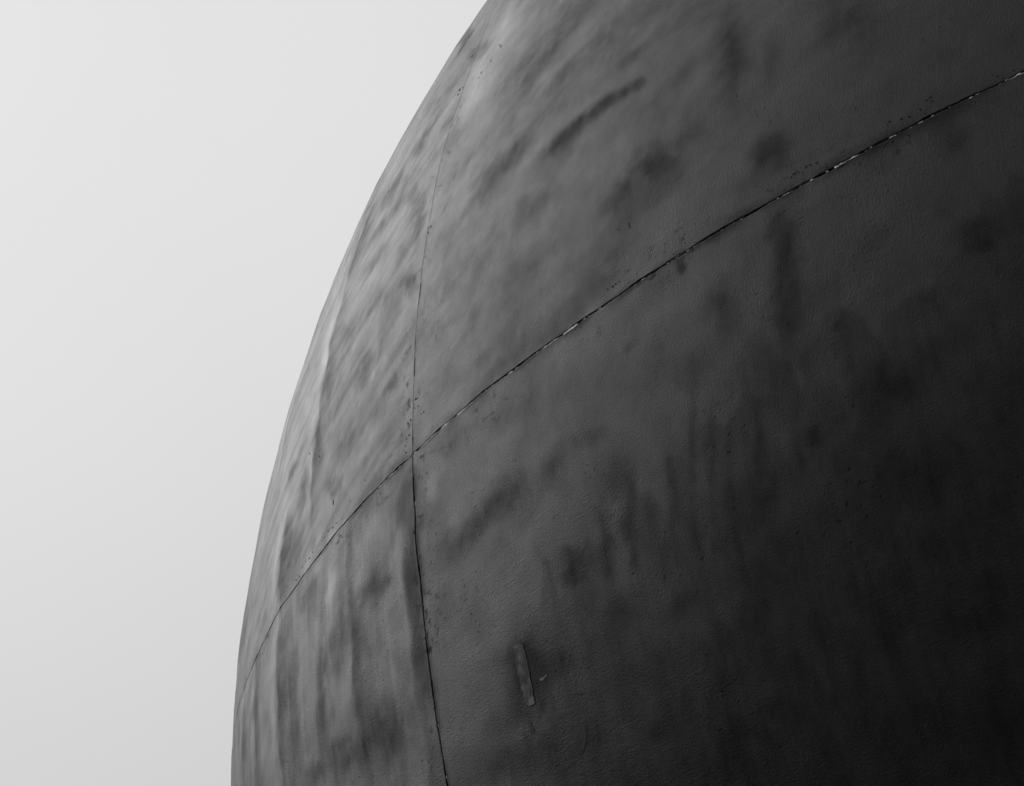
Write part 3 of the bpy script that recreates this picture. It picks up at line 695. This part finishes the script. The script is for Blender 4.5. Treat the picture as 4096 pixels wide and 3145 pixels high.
# ------------------------------------------------------------------ chips, flakes, specks
CHIPS = [(-56.07, 10.56, 6.0, -4.2, 0.8, -1.8), (-55.85, 10.44, 4.1, -3.3, 0.6, -2.2), (-56.3, 10.72, 4.3, -3.4, 0.4, -1.5), (-56.14, 8.8, 6.2, 0.6, 1.7,
-2.0), (-56.34, 8.87, 1.2, 2.3, 2.0, -1.9), (-56.25, 8.62, 0.2, 3.7, 2.0, -1.7), (-46.14, 1.99, 1.2, -11.1, -0.9, 0.4), (-46.56, 2.12, 2.8, -1.8,
-0.1, -2.1), (-42.2, 4.01, 0.3, -4.8, -0.8, 0.4), (-41.69, 3.1, 1.9, -1.3, -0.2, -2.1), (-41.65, 2.94, 1.9, -1.3, -0.1, -1.3), (-36.38, 2.52, 1.8,
-1.2, -0.4, -2.3), (-36.85, 2.4, 0.2, -5.2, -0.9, 0.3), (-36.08, 2.59, -0.3, -3.3, -0.5, 0.2), (-38.87, 1.4, 0.5, -3.4, -1.0, 0.2), (-36.97, 0.57,
3.3, 1.1, 0.4, -1.2), (-36.95, 0.43, 4.0, -3.4, -0.3, -1.0), (-37.08, 0.53, 2.4, -1.5, -0.3, -1.4), (-37.27, 0.37, 2.8, -4.1, -1.0, -1.1), (-37.16,
0.17, 1.8, -2.7, -0.8, -0.9), (-37.57, 0.32, 3.7, -0.6, 0.3, -2.4), (-37.77, 0.36, 3.0, 0.2, 0.4, -1.6), (-38.07, 0.45, 3.8, -0.6, 0.1, -0.8),
(-38.15, 0.41, 1.0, 1.7, 0.5, -0.6), (-37.3, 0.55, 1.5, -0.9, -0.2, -1.1), (-35.31, 0.24, 2.3, -0.8, -0.1, -1.5), (-35.41, 0.35, 1.7, -0.6, -0.1,
-1.1), (-35.19, 0.12, 1.4, -0.8, -0.1, -0.7), (-35.66, 0.14, 1.7, -1.0, -0.3, -1.4), (-34.92, 0.18, 2.2, 0.3, 0.2, -1.2), (-40.81, 0.46, 4.6, 0.1,
0.5, -1.7), (-40.7, 0.45, 3.3, -2.7, -0.5, -1.3), (-40.58, 0.36, 1.1, -3.8, -0.7, -0.0), (-40.46, 0.46, 2.6, 2.6, 0.8, -1.1), (-40.33, 0.45, 4.1,
-1.2, 0.1, -1.2), (-40.17, 0.4, 2.8, -1.1, 0.0, -0.8), (-40.91, 0.4, 2.1, 1.2, 0.5, -0.8), (-39.91, 0.13, 0.0, -4.7, -0.5, 0.2), (-40.13, 0.42, 2.7,
-1.6, -0.1, -0.6), (-56.15, 1.88, 3.4, 1.6, 2.1, -1.9), (-56.0, 1.54, 1.8, 2.0, 2.2, -1.7), (-55.83, 1.16, 1.9, 0.9, 1.3, -1.2), (-55.67, 1.14, 2.0,
2.2, 1.4, -1.1), (-56.23, 1.6, 1.3, 1.4, 1.5, -1.2), (-56.46, 1.29, 1.6, 2.6, 2.3, -1.6), (-56.57, 1.24, 0.8, 2.3, 1.6, -1.0), (-56.54, 0.8, 3.1, 1.4,
1.4, -1.2), (-56.71, 0.76, 3.1, 1.4, 1.4, -1.2), (-56.77, 0.56, 1.6, 1.6, 1.5, -1.1), (-56.74, 0.3, 2.8, 1.2, 1.3, -1.2), (-65.22, 0.21, 8.6, -4.3,
0.2, -2.5), (-65.44, 0.39, 7.4, -3.7, 0.1, -1.5), (-61.98, 0.38, 4.8, 1.1, 2.9, -2.2), (-62.4, 0.47, 3.0, 2.0, 2.2, -1.5), (-62.69, 0.39, 5.9, -3.0,
0.1, -1.4), (-62.94, 0.37, 6.0, -3.1, 0.1, -1.0), (-63.88, 0.45, 4.9, 0.8, 2.3, -1.6), (-64.25, 0.41, 5.7, 0.8, 3.5, -2.5), (-64.59, 0.46, 5.1, -0.4,
2.2, -1.7), (-64.98, 0.45, 4.0, 0.4, 2.5, -1.7), (-61.67, 0.38, 5.7, -0.9, 1.4, -1.5), (-65.58, 0.26, 4.2, 0.4, 3.9, -2.7), (-46.91, 0.4, 2.6, 2.1,
1.1, -1.3), (-46.79, 0.42, 3.7, -0.3, 0.8, -1.9), (-47.11, 0.42, 2.1, 1.7, 1.1, -1.3), (-46.66, 0.43, 3.2, -1.9, -0.1, -1.2), (-47.24, 0.31, 3.2,
-1.9, -0.1, -0.8), (-48.24, -3.49, 3.5, -0.7, 0.5, -2.0), (-48.14, -3.75, 4.0, -2.0, -0.3, -1.7), (-48.49, -3.43, 3.2, -1.6, -0.2, -1.4), (-47.97,
-3.76, 1.6, 1.1, 1.4, -1.4), (-48.41, -3.73, 2.7, -1.3, -0.2, -1.0), (-48.59, -3.17, 2.3, -1.2, -0.2, -1.1), (-54.26, -6.0, 2.3, -1.0, -0.3, -1.4),
(-54.26, -5.87, 1.8, -0.8, -0.2, -1.0), (-53.26, -5.14, 2.5, 2.4, 2.0, -1.4), (-53.59, -5.11, 1.8, 1.7, 1.5, -1.1), (-53.33, -5.29, 1.8, 1.7, 1.5,
-1.1), (-53.78, -4.85, 2.3, -1.1, -0.2, -1.1), (-53.06, -5.06, 2.2, -1.0, -0.1, -0.7), (-47.74, -10.22, 4.4, 3.6, 1.6, -1.3), (-47.84, -10.35, 0.4,
-2.6, -2.0, 0.2), (-47.73, -10.42, 4.8, -0.4, 0.2, -1.3), (-47.85, -10.63, 1.0, -2.5, -1.1, -0.1), (-47.81, -10.76, 2.2, 1.4, 0.9, -0.8), (-47.91,
-10.82, 2.7, 1.8, 1.2, -1.1), (-47.81, -11.67, 0.9, -2.5, -1.5, -0.1), (-47.85, -11.54, 2.2, 1.4, 0.6, -0.5), (-51.49, -0.23, 2.1, 0.3, 1.1, -1.5),
(-46.42, -3.29, 1.3, 1.0, 1.3, -1.4), (-44.96, 0.67, 2.1, -1.3, -0.1, -1.2), (-44.32, 0.29, 1.9, -0.1, 0.5, -1.4), (-44.54, -3.07, 2.7, -1.4, -0.2,
-1.0), (-41.32, -2.95, 2.3, -1.2, -0.2, -1.0), (-39.8, -2.8, 2.9, -1.5, -0.2, -1.0), (-43.11, -5.22, 1.4, -0.7, -0.3, -1.3), (-50.34, -10.95, 4.4,
6.8, 0.8, -0.4), (-50.54, -11.22, 4.2, 2.5, 1.0, -0.8), (-50.62, -11.3, 2.4, 2.2, 1.1, -0.7), (-50.53, -10.7, 6.3, -0.6, 0.1, -0.7), (-52.0, -10.06,
3.2, 1.8, 0.7, -0.6), (-52.29, -9.88, 1.3, -2.8, -0.9, 0.0), (-62.05, 1.33, 2.7, -13.8, -5.8, 3.0), (-63.77, 4.11, 0.9, 3.5, 2.2, -1.4), (-64.85,
4.84, -0.5, 5.5, 2.5, -1.6), (-55.98, -3.1, 1.7, 1.5, 0.9, -0.7), (-56.47, -7.52, 1.1, -3.2, -1.9, 0.4), (-56.44, -7.81, 1.0, -3.2, -1.9, 0.4),
(-56.26, -8.63, 1.0, -3.1, -2.5, 0.4), (-57.23, 19.0, 1.2, 2.1, 4.3, -5.4), (-53.53, 15.51, 0.8, 7.2, 4.6, -5.5), (-53.75, 15.83, 1.6, 2.2, 2.3,
-3.0), (-54.09, 15.26, -0.4, 8.5, 2.4, -2.7), (-54.73, 15.21, 2.1, 5.6, 3.7, -4.4), (-54.87, 15.08, 1.1, 2.7, 2.5, -2.9), (-56.7, 16.13, 0.3, 7.7,
6.3, -7.1), (-56.4, 15.98, -0.9, 7.0, 3.0, -3.3), (-56.68, 15.84, 2.4, 2.6, 4.5, -5.4), (-61.72, 19.01, -1.9, 6.2, 8.0, -8.5), (-62.2, 16.96, 1.0,
2.4, 6.5, -6.5), (-61.72, 14.87, 0.3, 3.5, 4.8, -4.6), (-50.18, -3.59, 1.4, 3.1, 1.4, -0.9), (-50.11, -3.51, 2.5, -1.2, -0.2, -1.1), (-50.31, -3.78,
2.5, -1.2, -0.2, -1.1), (-49.59, -6.71, 1.8, 1.9, 1.2, -0.9), (-49.75, -6.78, 1.4, 1.4, 1.2, -0.9), (-52.81, -0.44, 3.6, -2.0, -0.1, -0.8), (-51.04,
-0.48, 2.8, -1.5, -0.1, -0.8), (-41.51, -6.87, 1.6, -0.7, -0.3, -1.2), (-42.64, -4.67, 1.7, -0.8, -0.3, -1.3), (-41.31, -7.61, 1.6, -0.7, -0.3, -1.2),
(-78.49, 3.24, 2.0, 4.0, -0.7, 0.3), (-78.64, 2.94, 1.1, 2.2, -0.7, 0.3), (-78.14, 2.45, -0.4, 4.0, 11.4, -5.2), (-78.1, 1.69, 2.9, 5.2, 11.4, -5.1)]
def chip(az, el, ux, uy, vx, vy, lift, seed, nv=9):
    r = np.random.RandomState(seed)
    c = math.cos(math.radians(el))
    top, bot = [], []
    for k in range(nv):
        t = 2 * math.pi * k / nv; rr = r.uniform(.55, 1.15)
        x = (ux * math.cos(t) + vx * math.sin(t)) * rr; y = (uy * math.cos(t) + vy * math.sin(t)) * rr
        a = az + x * DEG_MM / c; e = el + y * DEG_MM
        top.append(surf(a, e, lift * r.uniform(.5, 1.2))); bot.append(surf(az + x * 1.1 * DEG_MM / c, el + y * 1.1 * DEG_MM, -.002))
    ctr = surf(az, el, lift)
    v = top + bot + [ctr]
    f = [(2 * nv, k, (k + 1) % nv) for k in range(nv)] + [(k, k + nv, (k + 1) % nv + nv, (k + 1) % nv) for k in range(nv)]
    return v, f
for i, c in enumerate(CHIPS):
    c = c[:2] + tuple(x * .6 for x in c[2:])
    v, f = chip(*c, .0006, 900 + i)
    new_obj('paint_chip', raw_mesh('paint_chip', v, f), root, M_CHIP)
# uncounted small chips scattered beside the joints and in drifts on the lower right
vv, ff = [], []
for i in range(230):
    k = rs.rand()
    if k < .28: az, el = rs.uniform(-74, -34), abs(rs.normal(0, .55)) + .08
    elif k < .4: az, el = rs.uniform(-74, -34), -abs(rs.normal(0, .5)) - .08
    elif k < .5: az, el = SEAM_AZ + rs.normal(0, .35), rs.uniform(-14, 21)
    elif k < .8:
        q = [(-52.0, -3.5), (-48, -3.9), (-44.5, -6.8), (-42.5, -5.2), (-61.5, -5.2), (-62.3, -4.4), (-48.2, -7.6), (-46, -11.5), (-43.5, -9.5), (-44.2, -4.1)][rs.randint(10)]
        az, el = q[0] + rs.normal(0, .55), q[1] + rs.normal(0, .8)
    else: az, el = rs.uniform(-74, -35), rs.uniform(-15, 18)
    s = rs.gamma(2.0, .3) + .2; an = rs.uniform(0, math.pi) if rs.rand() < .5 else rs.normal(1.3, .3)
    asp = rs.uniform(.3, .8)
    v, f = chip(az, el, s * math.cos(an), s * math.sin(an), -s * asp * math.sin(an), s * asp * math.cos(an), .0004, 5000 + i, 6)
    b = len(vv); vv += v; ff += [tuple(b + j for j in q_) for q_ in f]
new_obj('paint_chips', raw_mesh('paint_chips', vv, ff), root, M_CHIP, kind='stuff')

SPECK = [(-43.52, -8.47, 5.44, 11.56, 160), (-43.48, -8.75, 4.08, 4.760000000000001, 110), (-43.38, -7.4, 5.44, 7.48, 40), (-39.69, -6.55, 10.200000000000001,
6.12, 110), (-41.86, -10.71, 7.48, 6.800000000000001, 50), (-46.28, -9.2, 4.08, 4.760000000000001, 26), (-45.76, -12.59, 3.4000000000000004,
3.4000000000000004, 16), (-42.2, -10.78, 6.800000000000001, 6.12, 14)]
for gi, (az, el, ra, re, n) in enumerate(SPECK):  # light glinting off rough spots, put in as pale specks
    vv, ff = [], []
    for i in range(int(n * 1.1)):
        t = rs.normal(0, .6); u = rs.normal(0, .55)
        a = az + (ra * t + re * .18 * u) * 2.2 * DEG_MM; e = el + re * u * 2.2 * DEG_MM
        s = rs.gamma(1.6, .28) + .15; an = rs.uniform(0, 3.14)
        v, f = chip(a, e, s * math.cos(an), s * math.sin(an), -s * .5 * math.sin(an), s * .5 * math.cos(an), .0003, 9000 + gi * 500 + i, 5)
        b = len(vv); vv += v; ff += [tuple(b + j for j in q_) for q_ in f]
    new_obj('glint_specks', raw_mesh('glint_specks', vv, ff), root, M_SPECK, kind='stuff')

def outline_piece(name, poly, lift, material, label=None, sub=5, seed=0):
    """a lifted flake with a ragged rim, following the curved surface"""
    r = np.random.RandomState(seed); P = np.array(poly); n = len(P)
    pts = []
    for i in range(n):
        a, b = P[i], P[(i + 1) % n]
        for k in range(sub):
            p = a + (b - a) * k / sub; pts.append(p + r.uniform(-1, 1, 2) * 1.1 * DEG_MM)
    pts = np.array(pts); c = pts.mean(0); m = len(pts)
    rings = []; v = []
    for s, lf in ((1.02, -.002), (1.0, lift), (.75, lift * .9), (.5, lift), (.25, lift)):
        # shrink towards the piece's long axis
        for p in pts:
            q = c + (p - c) * s; v.append(surf(q[0], q[1], lf + (r.uniform(-.0001, .0001) if s < 1 else 0)))
    v.append(surf(c[0], c[1], lift)); f = []
    for k in range(4):
        for i in range(m):
            j = (i + 1) % m; f.append((k * m + i, (k + 1) * m + i, (k + 1) * m + j, k * m + j))
    for i in range(m): f.append((4 * m + i, 5 * m, 4 * m + (i + 1) % m))
    o = new_obj(name, raw_mesh(name, v, f), root, material)
    if label: o['label'] = label
    return o
STRIP = [(-52.292, -7.88), (-52.217, -7.831), (-52.036, -7.851), (-51.936, -7.942), (-51.924, -8.129), (-51.896, -8.398), (-51.894, -8.758), (-51.903,
-9.137), (-51.925, -9.483), (-51.924, -9.546), (-52.007, -9.554), (-52.13, -9.559), (-52.193, -9.498), (-52.278, -9.442), (-52.285, -9.122), (-52.316,
-8.726), (-52.315, -8.275)]
FLAKES = [[(-52.304, -9.924), (-52.202, -9.923), (-52.186, -10.066), (-52.095, -10.16), (-52.16, -10.237), (-52.288, -10.255), (-52.288, -10.13)], [(-50.862,
-10.629), (-50.617, -10.568), (-50.357, -10.622), (-50.227, -10.788), (-50.266, -11.015), (-50.414, -11.24), (-50.601, -11.357), (-50.587, -11.206),
(-50.614, -10.956)], [(-51.565, -9.01), (-51.384, -9.002), (-51.286, -9.001), (-51.281, -9.053), (-51.446, -9.08), (-51.564, -9.074)]]
outline_piece('paint_strip', STRIP, .0012, M_STRIP, 'narrow scuffed strip with a cut lower end', 4, 1)
outline_piece('paint_flake', FLAKES[0], .0010, M_FLAKE, None, 4, 2)
outline_piece('paint_flake', FLAKES[1], .0009, M_FLAKE, None, 4, 3)
outline_piece('paint_flake', FLAKES[2], .0008, M_SPECK, 'small pale chip', 3, 4)
